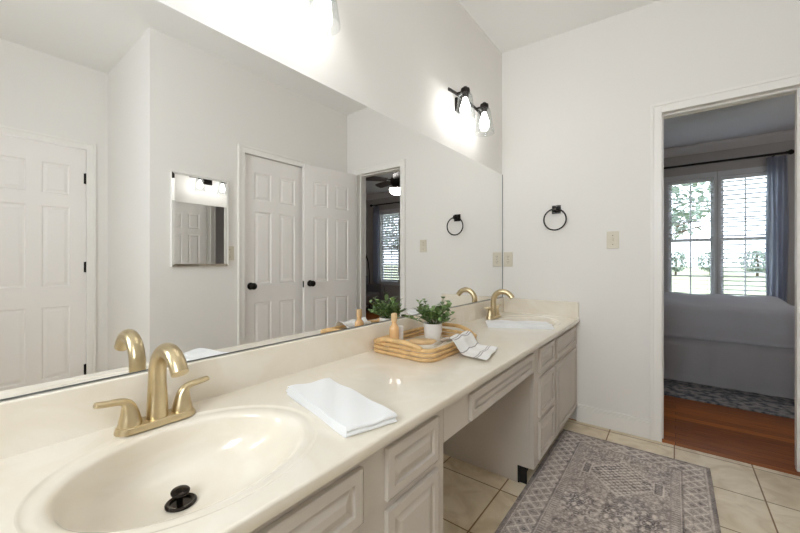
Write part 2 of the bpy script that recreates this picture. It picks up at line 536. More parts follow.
# ------------------------------------------------------------------ vanity: countertop with two moulded bowls
ZC = .726
XF = .567
Y0v, Y1v = -.02, 2.758
SINKS = (.333, 2.405)
SX = .302; AX, AY = .219, .262
def ellipse_ring(cx, cy, ax, ay, z, ths):
    return [(cx+ax*math.cos(a), cy+ay*math.sin(a), z) for a in ths]
def counter_top():
    bm = bmesh.new()
    xa, xb = .0005, XF-.006
    ys = [Y0v]
    for cy in SINKS:
        ya, yb = cy-.3, cy+.3
        ths = [2*PI*i/120 for i in range(120)]
        for cxn in (xa, xb):
            for cyn in (ya, yb):
                ths.append(math.atan2((cyn-cy)/AY, (cxn-SX)/AX) % (2*PI))
        ths = sorted(set(round(a, 7) for a in ths))
        inner = []; outer = []
        for a in ths:
            dx, dy = AX*math.cos(a), AY*math.sin(a)
            k = min(((xb-SX)/dx if dx > 1e-9 else (xa-SX)/dx if dx < -1e-9 else 1e9),
                    ((yb-cy)/dy if dy > 1e-9 else (ya-cy)/dy if dy < -1e-9 else 1e9))
            inner.append((SX+dx, cy+dy, ZC)); outer.append((SX+dx*k, cy+dy*k, ZC))
        loft(bm, [inner, outer], True, False, False)
        ys += [ya, yb]
    ys.append(Y1v)
    for a, b in ((ys[0], ys[1]), (ys[2], ys[3]), (ys[4], ys[5])):
        if b-a > 1e-4:
            bm.faces.new([bm.verts.new(p) for p in ((xa, a, ZC), (xb, a, ZC), (xb, b, ZC), (xa, b, ZC))])
    # rounded front edge
    prof = [(XF-.006+.006*math.sin(q), ZC-.006+.006*math.cos(q)) for q in [PI/2*i/6 for i in range(7)]]
    prof += [(XF, ZC-.024), (XF-.003, ZC-.028), (XF-.02, ZC-.028)]
    rings = [[(x, y, z) for x, z in prof] for y in (Y0v, Y1v)]
    loft(bm, rings, False, False, False)
    bm.faces.new([bm.verts.new(p) for p in ((xa, Y0v, ZC), (xb, Y0v, ZC), (xb, Y0v, ZC-.028), (xa, Y0v, ZC-.028))])
    bm.faces.new([bm.verts.new(p) for p in [(x, Y0v, z) for x, z in prof]])
    bmesh.ops.remove_doubles(bm, verts=bm.verts, dist=1e-5)
    return bm
t_counter = thing('countertop', 'long cream cultured marble vanity countertop with two moulded oval sinks', 'countertop', (.28, 1.37, ZC))
cs = obj('counter_slab', counter_top(), M_marble, t_counter, smooth=True, angle=40)
for pl in cs.data.polygons:
    if abs(pl.normal.z) > .999 or abs(pl.normal.y) > .999: pl.use_smooth = False
bm = bmesh.new()
box(bm, .0005, .0195, Y0v, Y1v, ZC-.004, .840)
b_ = obj('backsplash', bm, M_marble, t_counter, bevel=.004)
obj('side_splash', B(.0198, XF-.004, Y1v-.018, Y1v, ZC-.004, .838), M_marble, t_counter, bevel=.004)
for cy in SINKS:
    prof = [(AX, AY, 0), (AX-.003, AY-.003, -.0008), (AX-.007, AY-.007, -.0025), (AX-.012, AY-.012, -.0035), (AX-.02, AY-.02, -.0038), (.193, .236, -.0046),
            (.187, .230, -.0062), (.181, .224, -.010), (.176, .218, -.017), (.169, .209, -.034), (.157, .194, -.062), (.137, .168, -.090),
            (.104, .131, -.110), (.07, .085, -.120), (.04, .046, -.126), (.024, .024, -.129), (.021, .021, -.134), (.02, .02, -.15)]
    prof = catmull(prof, 3)
    ths = [2*PI*i/120 for i in range(120)]
    rings = []
    for ax, ay, z in prof:
        k = min(1, max(0, (-z-.01)/.115))
        rings.append(ellipse_ring(SX-.06*k, cy-.009*k, ax, ay, ZC+z, ths))
    bm = bmesh.new(); loft(bm, rings, True, False, True)
    bas = obj('sink_basin', bm, M_marble, t_counter, smooth=True)
    dx = SX-.06; cy = cy-.009
    bm = bmesh.new()
    lathe(bm, [(.0305, ZC-.1265), (.0305, ZC-.1240), (.027, ZC-.1215), (.0215, ZC-.123), (.019, ZC-.130), (.019, ZC-.1495)], dx, cy, n=32)
    dr = obj('drain_flange', bm, M_drain, bas, smooth=True, angle=50); dr['label'] = 'black drain ring'
    bm = bmesh.new()
    Mt = Matrix.Translation((dx-.004, cy, ZC-.106)) @ Matrix.Rotation(math.radians(9), 4, 'Y')
    lathe(bm, [(.006, -.03), (.006, -.003), (.015, -.001), (.0185, .0015), (.0185, .004), (.015, .006), (.007, .007)], n=32, M=Mt)
    st = obj('drain_stopper', bm, M_drain, bas, smooth=True, angle=50); st['label'] = 'black pop-up stopper'

# ------------------------------------------------------------------ faucets
def faucet():
    t = thing('faucet', 'brushed gold two-handle faucet behind the sink with the black drain in plain view', 'faucet', (.078, SINKS[0], ZC), 'faucets')
    bx, by, bz = t.location
    def P(x, y, z): return (bx+x, by+y, bz+z)
    bm = bmesh.new()
    def stadium(L, r, z, n=14):
        pts = []
        for k in range(n+1):
            a = -PI/2+PI*k/n-PI/2
            pts.append(P(r*math.cos(a+PI/2), L+r*math.sin(a+PI/2)+0, z))
        return pts
    rings = []
    for L_, r_, z in ((.058, .0285, .0004), (.058, .0285, .004), (.057, .0265, .013), (.056, .0235, .0155)):
        ring = []
        for k in range(17):
            a = PI*k/16; ring.append(P(r_*math.cos(a), L_+r_*math.sin(a), z))
        for k in range(17):
            a = PI+PI*k/16; ring.append(P(r_*math.cos(a), -L_+r_*math.sin(a), z))
        rings.append(ring)
    loft(bm, rings)
    obj('base_plate', bm, M_gold, t, smooth=True, angle=35)
    # spout: tapered column into an arch
    R = .07; zc = .118
    path = [(0, 0, .012), (0, 0, .04), (0, 0, .075), (0, 0, .1)]
    rad = [.0238, .0226, .021, .0196]
    for k in range(19):
        a = PI - math.radians(146)*k/18
        path.append((R+R*math.cos(a)*1.0, 0, zc+R*math.sin(a)))
        rad.append(.0194-.0012*k/18)
    e = path[-1]; path.append((e[0]+.0075, 0, e[2]-.010)); rad.append(.0182)
    bm = bmesh.new(); sweep(bm, [P(*p) for p in path], rad, n=24, up=Vector((0, 1, 0)))
    obj('spout', bm, M_gold, t, smooth=True, angle=60)
    for s in (-1, 1):
        pts = [(0, .056, .012), (0, .056, .022), (0, .0565, .038), (0, .058, .053), (0, .062, .065), (0, .07, .0725), (0, .083, .0755), (0, .096, .0765), (0, .108, .078), (0, .119, .0795), (0, .121, .080)]
        ra = [(.0245, .0245), (.0235, .0235), (.0195, .0195), (.016, .016), (.012, .0145), (.0085, .013), (.0075, .0125), (.007, .012), (.0068, .0118), (.0064, .0114), (.0048, .0098)]
        pts = catmull(pts, 3); ra = [tuple(q) for q in catmull(ra, 3)]
        bm = bmesh.new()
        sweep(bm, [P(p[0], s*p[1], p[2]) for p in pts], ra, n=20, up=Vector((0, -s, .02)))
        obj('handle', bm, M_gold, t, smooth=True, angle=60)
    return t
f1 = faucet()
dup(f1, (.078, SINKS[1], ZC), 'brushed gold two-handle faucet in the corner by the folded hand towel', 'faucets')

# ------------------------------------------------------------------ vanity cabinets
XFR = .543         # face frame front
ZF = ZC-.0285
DPROF = ((.0, .0), (.02, .0), (.0225, .0045), (.03, .0045), (.046, .0005))
def front(name, parent, y0, y1, z0, z1):
    t_ = .012
    Mx = Matrix(((0, -1, 0, XFR+t_+.0003), (1, 0, 0, y0), (0, 0, 1, z0), (0, 0, 0, 1)))
    bm = bmesh.new()
    w, h = y1-y0, z1-z0
    e = .006
    panel_slab(bm, w, h, t_, [0, w], [0, h], {(0, 0)}, prof=((0, .003), (.004, 0), (.026, 0), (.027, .008), (.032, .009), (.052, .001)), M=Mx, both=False)
    return obj(name, bm, M_cab, parent)
def carcass(t, y0, y1, hollow_lo):
    """open-topped cabinet with a recessed black toe kick"""
    bm = bmesh.new()
    box(bm, XFR-.02, XFR, y0, y1, .09, ZF)                      # face frame panel
    box(bm, .002, XFR-.0201, y0+.016, y1-.016, .09, .106)       # bottom
    box(bm, .002, .01, y0+.016, y1-.016, .1062, ZF)             # back
    obj('cabinet_body', bm, M_cab, t, bevel=.0015)
    for y in (y0, y1-.0155):
        bm = bmesh.new()
        pts = [(.002, .0005), (.46, .0005), (.46, .0895), (XFR-.0203, .0895), (XFR-.0203, ZF), (.002, ZF)]
        loft(bm, [[(x, yy, z) for x, z in pts] for yy in (y, y+.0155)])
        obj('side_panel', bm, M_cab, t)
    bm = bmesh.new(); box(bm, .462, .4695, y0+.0005, y1-.0005, .0005, .0895)
    box(bm, .4697, .504, y0+.009, y0+.0155, .0005, .0893)
    k = obj('toe_kick', bm, M_toe, t); k['label'] = 'black recessed toe kick'
ROWS = ((.552, .678), (.328, .527), (.112, .305))
t = thing('vanity_cabinet', 'taupe vanity cabinet with raised panels under the large near sink', 'cabinet', (.27, .45, 0), 'vanity cabinets')
carcass(t, -.018, .93, 0)
for z0, z1 in ROWS: front('drawer_front', t, .654, .886, z0, z1)
front('false_drawer_front', t, .02, .57, .552, .674)
front('door_panel', t, .02, .292, .112, .527); front('door_panel', t, .301, .57, .112, .527)
t = thing('vanity_cabinet', 'taupe vanity cabinet with raised panels standing against the wall by the doorway', 'cabinet', (.27, 2.28, 0), 'vanity cabinets')
carcass(t, 1.803, 2.758, 0)
for z0, z1 in ROWS: front('drawer_front', t, 1.872, 2.147, z0, z1)
front('false_drawer_front', t, 2.2, 2.715, .552, .674)
front('door_panel', t, 2.2, 2.715, .112, .527)
t = thing('knee_space_apron', 'taupe apron with one long drawer front across the open knee space', 'cabinet apron', (.52, 1.36, .63))
obj('apron_board', B(XFR-.02, XFR, .9305, 1.8025, .578, ZF), M_cab, t, bevel=.0015)
front('drawer_front', t, 1.095, 1.765, .588, .678)

# ------------------------------------------------------------------ rug with a worn geometric pattern
def smooth_noise(nx, ny, cells):
    gx, gy = cells
    G = rng.random((gx+2, gy+2))
    u = np.linspace(0, gx, nx); v = np.linspace(0, gy, ny)
    iu = np.minimum(u.astype(int), gx-1+1); iv = np.minimum(v.astype(int), gy)
    fu = (u-iu)[:, None]; fv = (v-iv)[None, :]
    fu = fu*fu*(3-2*fu); fv = fv*fv*(3-2*fv)
    a = G[np.ix_(iu, iv)]; b = G[np.ix_(iu+1, iv)]; c = G[np.ix_(iu, iv+1)]; d = G[np.ix_(iu+1, iv+1)]
    return (a*(1-fu)+b*fu)*(1-fv)+(c*(1-fu)+d*fu)*fv
def rug_mesh(x0, x1, y0, y1, z, th, step):
    nx = int((x1-x0)/step)+1; ny = int((y1-y0)/step)+1
    X = np.linspace(0, x1-x0, nx)[:, None]*np.ones((1, ny)); Y = np.linspace(0, y1-y0, ny)[None, :]*np.ones((nx, 1))
    Wd, Ln = x1-x0, y1-y0
    ex = np.minimum(X, Wd-X); ey = np.minimum(Y, Ln-Y); e = np.minimum(ex, ey)
    along = np.where(ex < ey, Y, X)
    pat = np.zeros((nx, ny))          # 0 = mid grey-mauve, + = light, - = dark
    pat[:] = -.05
    pat = np.where(e < .018, -.45, pat)
    pat = np.where((e > .018) & (e < .024), .45, pat)
    # lattice of lozenges in the main border
    bw0, bw1 = .028, .118
    inb = (e >= bw0) & (e < bw1)
    q = (e-bw0)/(bw1-bw0); a_ = along/.062
    d1 = np.abs(((a_+q*1.5) % 1)-.5); d2 = np.abs(((a_-q*1.5) % 1)-.5)
    pb = np.where((d1 < .09) | (d2 < .09), .7, .05)
    pb = np.where((d1 > .36) & (d2 > .36), -.75, pb)
    pb = np.where((d1 > .45) & (d2 > .45), .6, pb)
    pat = np.where(inb, pb, pat)
    pat = np.where((e >= bw1) & (e < bw1+.007), -.5, pat)
    pat = np.where((e >= bw1+.007) & (e < bw1+.012), .45, pat)
    ing = (e >= bw1+.012) & (e < bw1+.05)
    gd = np.where((np.abs(((along/.0165) % 1)-.5) < .17) & (np.abs(((e-bw1-.012)/.038 % 1)-.5) < .36), .5, -.05)
    pat = np.where(ing, gd, pat)
    inf = e >= bw1+.05
    cx, cy = X-Wd/2, Y-Ln/2
    f = np.full((nx, ny), -.03)
    speck = smooth_noise(nx, ny, (95, 190))
    f = np.where(speck > .66, .45, f); f = np.where(speck < .3, -.4, f)
    for my in (-1.0, -.38, .38):
        ux = np.abs(cx); uy = np.abs(cy-my)
        dia = ux*1.25+uy*1.15
        dots = np.sin(cx*2*PI/.034)*np.sin((cy-my)*2*PI/.03)
        f = np.where((dia < .2) & (dots > .3), .75, f); f = np.where((dia < .2) & (dots < -.45), -.6, f)
        f = np.where(np.abs(dia-.205) < .007, .6, f)
        a = np.abs(ux-.158); b = uy
        f = np.where((a < .021) & (b < .058), .65, f); f = np.where((a < .016) & (b < .05), -.75, f)
        f = np.where((a < .009) & (b < .044) & (np.sin(cy*2*PI/.011) > .2), .25, f)
        for oy in (-.024, .024):
            rr = np.hypot((ux-.108)/1.15, (cy-my-oy)/.75)
            f = np.where(rr < .021, .6, f); f = np.where(rr < .0165, -.8, f); f = np.where(rr < .006, .2, f)
    for my in (-.7, 0.0, .08, .66):
        for ox in (-.13, .0, .13):
            rr = np.hypot(cx-ox, cy-my); aa = np.arctan2(cy-my, cx-ox)
            f = np.where((rr < .05+.016*np.cos(8*aa)) & (np.sin(rr*2*PI/.016+3*np.cos(4*aa)) > .1), -.65, f)
            f = np.where((rr < .075) & (rr > .05) & (np.cos(10*aa) > .35), .6, f)
            f = np.where(rr < .009, .8, f)
    pat = np.where(inf, f, pat)
    # wear
    n1 = smooth_noise(nx, ny, (7, 13)); n2 = smooth_noise(nx, ny, (30, 60)); n3 = rng.random((nx, ny))
    n4 = smooth_noise(nx, ny, (90, 20))
    wear = np.clip(.25+.9*n1*.6+.5*n2, 0, 1)
    pat = pat*(1.25-.6*wear)+(n2-.5)*.4+(n3-.5)*.6+(n4-.5)*.25
    dark = np.array(srgb(74, 66, 68)); mid = np.array(srgb(168, 157, 154)); lite = np.array(srgb(246, 236, 226))
    tan = np.array(srgb(186, 169, 152))
    p = np.clip(pat, -1, 1)[..., None]
    base = mid*(1-(n1[..., None]*.5))+tan*(n1[..., None]*.5)
    col = np.where(p < 0, base+(dark-base)*(-p), base+(lite-base)*p)
    bm = bmesh.new(); lay = bm.verts.layers.float_color.new('col')
    F = np.stack([X+x0, Y+y0, np.full_like(X, z+th)+(n3-.5)*.0012], -1)
    V = grid_mesh(bm, F)
    for i in range(nx):
        for j in range(ny):
            V[i][j][lay] = (*np.clip(col[i, j], 0, 1), 1)
    # edge skirt
    rim = [V[i][0] for i in range(nx)]+[V[nx-1][j] for j in range(1, ny)]+[V[i][ny-1] for i in range(nx-2, -1, -1)]+[V[0][j] for j in range(ny-2, 0, -1)]
    low = []
    for v in rim:
        w_ = bm.verts.new((v.co.x, v.co.y, z)); w_[lay] = v[lay]; low.append(w_)
    for i in range(len(rim)):
        j = (i+1) % len(rim); bm.faces.new((rim[i], low[i], low[j], rim[j]))
    return bm
M_rug = attr_mat('rug_wool', .95, bump=.6, bscale=600, sheen=.2)
o = obj('rug', rug_mesh(.507, 1.247, 1.0, 2.545, .0006, .007, .004), M_rug)
tag(o, 'worn grey and mauve patterned runner rug on the tile floor along the vanity', 'rug')

# ------------------------------------------------------------------ folded towels
def folded(corner, u, v, wid, length, layers, th, sag=.0, fluff=.0012, seed=1, noise_k=9):
    """cloth folded back and forth; profile across u (wid), extruded along v (length). corner = near-left point on the counter"""
    r = random.Random(seed)
    u = Vector(u).normalized(); v = Vector(v).normalized(); c = Vector(corner)
    g = th*1.04
    ctr = []
    for k in range(layers):
        z = th/2+k*g
        ins = .0015*k+r.uniform(0, .004)
        a, b = (th*.5+ins, wid-th*.5-r.uniform(0, .003))
        xs = np.linspace(a, b, 14)
        if k % 2: xs = xs[::-1]
        for x in xs: ctr.append((x, z))
        if k < layers-1:      # fold
            ex = xs[-1]; sgn = 1 if k % 2 == 0 else -1
            for q in (.3, .5, .7):
                ctr.append((ex+sgn*th*.55*math.sin(PI*q), z+g*q))
    ctr = np.array(ctr)
    tg = np.gradient(ctr, axis=0); tg /= np.linalg.norm(tg, axis=1)[:, None]+1e-9
    nr = np.stack([-tg[:, 1], tg[:, 0]], 1)
    A = ctr+nr*th*.5; Bq = ctr-nr*th*.5
    loop = np.concatenate([A, Bq[::-1]])
    nl = 26
    rings = []
    for j in range(nl):
        s = j/(nl-1)
        ring = []
        endshrink = 0
        for (x, z) in loop:
            zz = z+fluff*math.sin(s*noise_k+x*37)*(z/(layers*th))*2
            yy = s*length
            if s in (0.0, 1.0):
                yy += (.0018*math.sin(z*900+x*25))*(1 if s else -1)
            p = c+u*x+v*yy+Vector((0, 0, max(zz, .0004)))
            ring.append(p)
        rings.append(ring)
    bm = bmesh.new(); loft(bm, rings)
    return bm
pA, pB, pC = Vector((.126, .683, 0)), Vector((.147, .809, 0)), Vector((.5, .575, 0))
o = obj('bath_towel', folded((.168, .642, ZC), (.974, -.228, 0), (.30, .954, 0), .35, .137, 4, .0058, seed=3), M_towel, smooth=True, angle=60)
tag(o, 'thick folded white towel lying flat on the counter beside the near sink', 'towel')
o = obj('hand_towel', folded((.2, 2.018, ZC), (.882, .47, 0), (-.47, .882, 0), .38, .13, 3, .0085, seed=5, noise_k=4), M_towel, smooth=True, angle=60)
tag(o, 'white folded hand towel along the front rim of the sink by the corner', 'towel')

# ------------------------------------------------------------------ rattan tray and what stands on it
TC = Vector((.1875, 1.382, ZC)); TA = math.radians(-1)
TU = Vector((math.cos(TA), math.sin(TA), 0)); TV = Vector((-math.sin(TA), math.cos(TA), 0))
HW, HL = .157, .212          # half width (x), half length (y)
def tp(x, y, z): return TC+TU*x+TV*y+Vector((0, 0, z))
def rr_loop(hw, hl, r, n=10, m=10):
    pts = []
    for (cx, cy, a0) in ((hw-r, hl-r, 0), (-(hw-r), hl-r, PI/2), (-(hw-r), -(hl-r), PI), (hw-r, -(hl-r), 1.5*PI)):
        for k in range(n+1):
            a = a0+PI/2*k/n; pts.append((cx+r*math.cos(a), cy+r*math.sin(a)))
    out = []
    for i in range(len(pts)):
        p, q = pts[i], pts[(i+1) % len(pts)]
        d = math.hypot(q[0]-p[0], q[1]-p[1]); k = max(1, int(d/.012))
        for s in range(k): out.append((p[0]+(q[0]-p[0])*s/k, p[1]+(q[1]-p[1])*s/k))
    return out
t = thing('rattan_tray', 'honey coloured rattan tray with raised loop handles on the middle of the counter', 'tray', tuple(TC))
loopb = rr_loop(HW-.006, HL-.006, .046)
bm = bmesh.new(); loft(bm, [[tp(x, y, .004) for x, y in loopb], [tp(x, y, .0115) for x, y in loopb]])
k = obj('tray_bottom', bm, M_traybase, t); k['label'] = 'pale flat tray bottom'
for i, z in enumerate((.0085, .027, .0455)):
    lp_ = rr_loop(HW, HL, .05)
    pts = [tp(x, y, z) for x, y in lp_]
    bm = bmesh.new(); sweep(bm, pts, .008, n=12, closed=True)
    obj('cane_rail', bm, M_rattan, t, smooth=True)
for s in (-1, 1):
    pts = []
    for k in range(25):
        q = k/24; x = (-.5+q)*.21
        bump_ = math.sin(PI*q)
        z = .0455+.011+.015*min(1, bump_*1.25)
        y = HL+.004+.016*bump_
        pts.append(tp(x, s*y, z))
    pts = [tp(-.118, s*(HL-.001), .049)]+pts+[tp(.118, s*(HL-.001), .049)]
    bm = bmesh.new(); sweep(bm, pts, .0098, n=12)
    obj('tray_handle', bm, M_rattan, t, smooth=True)

# potted plant
pc = (.150, 1.492)
ZB = ZC+.0116
t = thing('potted_plant', 'small leafy green plant in a white pot standing on the rattan tray', 'plant', (*pc, ZB))
bm = bmesh.new()
lathe(bm, [(.034, ZB), (.039, ZB+.004), (.044, ZB+.05), (.0455, ZB+.084), (.0425, ZB+.084), (.041, ZB+.072)], *pc, n=40)
obj('pot', bm, M_ceramic, t, smooth=True, angle=50)
bm = bmesh.new(); lathe(bm, [(.0405, ZB+.0725), (.0405, ZB+.076), (.02, ZB+.079)], *pc, n=24)
obj('soil', bm, M_soil, t, smooth=True)
bms = bmesh.new(); bml = bmesh.new()
r = random.Random(11)
def leaf(bm, base, d, up, L, w):
    d = d.normalized(); side = d.cross(up)
    if side.length < 1e-3: side = Vector((1, 0, 0))
    side.normalize(); nn = side.cross(d).normalized()
    rows = []
    for q, ww, dz in ((0, .12, 0), (.25, .8, .06), (.55, 1.0, .07), (.82, .62, .01), (1, .06, -.08)):
        c = base+d*(L*q)+nn*(L*dz)
        rows.append([c-side*(w*ww)+nn*(w*.22*ww), c, c+side*(w*ww)+nn*(w*.22*ww)])
    grid_mesh(bm, rows)
stems = []
for i in range(34):
    a = 2*PI*i/34*1.618*3; el = r.uniform(.35, 1.45)
    Ls = r.uniform(.085, .14) if el > .9 else r.uniform(.07, .1)
    b0 = Vector((pc[0]+r.uniform(-.022, .022), pc[1]+r.uniform(-.022, .022), ZB+.076))
    d = Vector((math.cos(a)*math.cos(el), math.sin(a)*math.cos(el), math.sin(el)))
    pts = [b0+d*(Ls*q)+Vector((math.cos(a), math.sin(a), 0))*(.018*q*q)-Vector((0, 0, .012*q*q)) for q in (0, .35, .7, 1)]
    sweep(bms, pts, .0011, n=5)
    for k in range(8):
        q = .3+.7*k/7
        p = b0+d*(Ls*q)+Vector((math.cos(a), math.sin(a), 0))*(.018*q*q)-Vector((0, 0, .012*q*q))
        la = r.uniform(0, 2*PI)
        ld = d*.55+Vector((math.cos(la), math.sin(la), r.uniform(-.1, .7)))
        leaf(bml, p, ld, Vector((0, 0, 1)), r.uniform(.02, .031), r.uniform(.009, .0145))
obj('stems', bms, mat('plant_stem', srgb(92, 112, 62), .6), t, smooth=True)
obj('foliage', bml, M_leaf, t, smooth=True)

# bottle, jar, brush
bc = (.113, 1.232)
t = thing('oil_bottle', 'peach coloured glass bottle with a pale wooden stopper on the tray', 'bottle', (*bc, ZB))
bm = bmesh.new()
lathe(bm, [(.0195, ZB), (.022, ZB+.003), (.022, ZB+.088), (.0205, ZB+.098), (.013, ZB+.108), (.0105, ZB+.112), (.0105, ZB+.124)], *bc, n=32)
obj('bottle_body', bm, M_amber, t, smooth=True, angle=60)
bm = bmesh.new(); lathe(bm, [(.0128, ZB+.1242), (.0138, ZB+.127), (.0132, ZB+.156), (.0115, ZB+.159)], *bc, n=24)
k = obj('stopper', bm, M_wood, t, smooth=True, angle=50); k['label'] = 'pale wooden stopper'
jc = (.105, 1.285)
t = thing('white_bottle', 'small white cylindrical bottle with a cap between the peach bottle and the plant', 'bottle', (*jc, ZB))
bm = bmesh.new(); lathe(bm, [(.0135, ZB), (.015, ZB+.002), (.015, ZB+.066), (.0145, ZB+.0675)], *jc, n=24)
obj('bottle_body', bm, M_ceramic, t, smooth=True, angle=50)
bm = bmesh.new(); lathe(bm, [(.0146, ZB+.0678), (.0148, ZB+.092), (.0125, ZB+.094)], *jc, n=24)
obj('cap', bm, M_ceramic, t, smooth=True, angle=50)
kc = Vector((.187, 1.347, ZB))
t = thing('bath_brush', 'oval wooden bath brush with white bristles lying on the tray', 'brush', tuple(kc))
ku = Vector((math.cos(.68), math.sin(.68), 0)); kv = Vector((-ku.y, ku.x, 0))
def oval(a, b, z, n=40): return [kc+ku*(a*math.cos(2*PI*i/n))+kv*(b*math.sin(2*PI*i/n))+Vector((0, 0, z)) for i in range(n)]
bm = bmesh.new(); loft(bm, [oval(.058, .026, 0), oval(.058, .026, .014), oval(.056, .024, .0145)])
k = obj('bristles', bm, M_bristle, t, smooth=True, angle=60)
bm = bmesh.new(); loft(bm, [oval(.06, .028, .0147), oval(.064, .031, .018), oval(.064, .031, .026), oval(.06, .027, .0315), oval(.048, .018, .034)])
obj('wooden_back', bm, M_wood, t, smooth=True, angle=60)

# striped tea towel draped over the tray's long side
def striped():
    NS, NT = 110, 44
    # rest path (distance along flow -> x offset, height) in tray frame
    path = catmull([(.075, .024), (.105, .044), (.13, .060), (.151, .0655), (.170, .055), (.186, .032), (.206, .0105), (.24, .007), (.27, .0075), (.30, .006)], 10)
    path = np.array(path); dl = np.r_[0, np.cumsum(np.linalg.norm(np.diff(path, axis=0), axis=1))]
    F = np.zeros((NS, NT, 3)); Sc = np.zeros((NS, NT))
    for i in range(NS):
        s = dl[-1]*i/(NS-1)
        px = np.interp(s, dl, path[:, 0]); pz = np.interp(s, dl, path[:, 1])
        q = i/(NS-1)
        half = .085+.028*q
        cy = .02+.03*q
        for j in range(NT):
            w_ = -1+2*j/(NT-1)
            fold_ = .005*math.sin(w_*6+1.0+q*1.5)*(1-.6*q)+.0015*math.sin(w_*13+q*5)*(1-.5*q)
            x = px - .03*w_*(q-.2)
            y = cy+half*w_
            z = pz+max(0, fold_+.005) 
            p = tp(x, y, max(z, .003))
            F[i, j] = p; Sc[i, j] = s
    bm = bmesh.new(); lay = bm.verts.layers.float_color.new('col'); V = grid_mesh(bm, F)
    wh = srgb(238, 236, 233); dk = srgb(168, 160, 160)
    for i in range(NS):
        s = Sc[i, 0]
        on = any(abs(s-a) < .0026 for a in (.04, .09, .1, .16, .215, .225))
        for j in range(NT): V[i][j][lay] = (*(dk if on else wh), 1)
    return bm
M_striped = attr_mat('striped_cotton', .95, bump=.4, bscale=500)
o = obj('tea_towel', striped(), M_striped, smooth=True)
sm = o.modifiers.new('thickness', 'SOLIDIFY'); sm.thickness = .002; sm.offset = 1
tag(o, 'white tea towel with thin grey stripes draped over the rim of the rattan tray', 'towel')

# ------------------------------------------------------------------ vanity lights
def vanity_light(cy, label):
    zt = 2.115
    t = thing('vanity_light', label, 'wall lamp', (0, cy, zt), 'vanity lights')
    P = lambda x, y, z: (x, cy+y, zt+z)
    bm = bmesh.new(); box(bm, .0006, .02, cy-.055, cy+.055, zt-.045, zt+.04)
    obj('back_plate', bm, M_black, t, bevel=.004)
    bm = bmesh.new()
    pts = [P(.055, -.225+.45*k/24, .012+.012*math.sin(PI*k/24)) for k in range(25)]
    sweep(bm, pts, (lambda: [(.011, .006)]*25)(), n=12)
    obj('bar', bm, M_black, t, smooth=True, angle=60)
    bm = bmesh.new(); sweep(bm, [P(.019, 0, .02), P(.055, 0, .02)], .009, n=12)
    obj('arm', bm, M_black, t, smooth=True, angle=60)
    for s in (-1, 1):
        y = s*.133; x = .115
        bm = bmesh.new()
        lathe(bm, [(.006, .044), (.011, .042), (.013, .036), (.0255, .03), (.0275, .022), (.0275, .005), (.019, .002), (.0185, -.02), (.0165, -.024)], x, cy+y, n=28, M=Matrix.Translation((0, 0, zt)))
        sweep(bm, [P(.056, y, .018), P(.09, y, .018), P(x-.015, y, .016)], .0065, n=10)
        so = obj('socket', bm, M_black, t, smooth=True, angle=50)
        bm = bmesh.new()
        pr = [(.0195, .0), (.036, -.005), (.042, -.018), (.0475, -.06), (.056, -.115), (.063, -.16)]
        inner = [(r_-.0022, z) for r_, z in pr][::-1]
        lathe(bm, pr+inner, x, cy+y, n=40, cap0=False, cap1=False, M=Matrix.Translation((0, 0, zt)))
        sh = obj('glass_shade', bm, M_glass, t, smooth=True, angle=60)
        bm = bmesh.new()
        lathe(bm, [(.0125, -.0245), (.014, -.036), (.021, -.055), (.0285, -.076), (.0305, -.092), (.0275, -.108), (.018, -.12), (.006, -.1245)], x, cy+y, n=28, M=Matrix.Translation((0, 0, zt)))
        obj('bulb', bm, M_bulb, so, smooth=True)
    return t
vl = vanity_light(2.037, 'black two-bulb vanity light on the wall above the mirror, near the corner')
dup(vl, (0, .693, 2.115), 'vanity light over the near sink, mostly out of view above the mirror', 'vanity lights')

# ------------------------------------------------------------------ wall fittings
def plate(name, label, cat, kind, M):
    """local: x across, z up, y out of the wall"""
    t = thing(name, label, cat, tuple(M.translation))
    bm = bmesh.new(); box(bm, -.036, .036, .0004, .0055, -.0575, .0575, M=M)
    obj('cover_plate', bm, M_ivory, t, bevel=.002)
    if kind == 'switch':
        bm = bmesh.new(); box(bm, -.005, .005, .0057, .016, -.006, .014, M=M @ Matrix.Rotation(.25, 4, 'X'))
        obj('toggle', bm, M_ivory, t, bevel=.001)
        for z in (-.03, .03):
            bm = bmesh.new(); lathe(bm, [(.003, .0057), (.0025, .007)], n=10, M=M @ Matrix.Translation((0, 0, z)) @ Matrix.Rotation(-PI/2, 4, 'X'))
            obj('screw', bm, M_slot, t)
    else:
        for z in (-.021, .021):
            bm = bmesh.new()
            pts = [(.0165*math.cos(a)*1.0, max(-.0125, min(.0125, .0165*math.sin(a)))) for a in [2*PI*i/28 for i in range(28)]]
            loft(bm, [[M @ Vector((x, .0056, z+zz)) for x, zz in pts], [M @ Vector((x, .0072, z+zz)) for x, zz in pts]])
            so = obj('receptacle', bm, M_ivory, t)
            bm = bmesh.new()
            box(bm, -.0075, -.0055, .0073, .0078, z-.001, z+.008, M=M)
            box(bm, .0055, .0075, .0073, .0078, z-.001, z+.008, M=M)
            box(bm, -.002, .002, .0073, .0078, z-.009, z-.005, M=M)
            obj('slots', bm, M_slot, so)
        bm = bmesh.new(); lathe(bm, [(.003, .0057), (.0025, .0075)], n=10, M=M @ Matrix.Rotation(-PI/2, 4, 'X'))
        obj('screw', bm, M_slot, t)
    return t
Mfar = lambda x, z: Matrix.Translation((x, YF, z)) @ Matrix.Rotation(PI, 4, 'Z')
plate('light_switch', 'ivory light switch plate on the wall between towel ring and doorway', 'light switch', 'switch', Mfar(.768, 1.268))
plate('power_outlet', 'ivory power outlet on the far wall beside the mirror edge', 'outlet', 'outlet', Mfar(.052, 1.14))
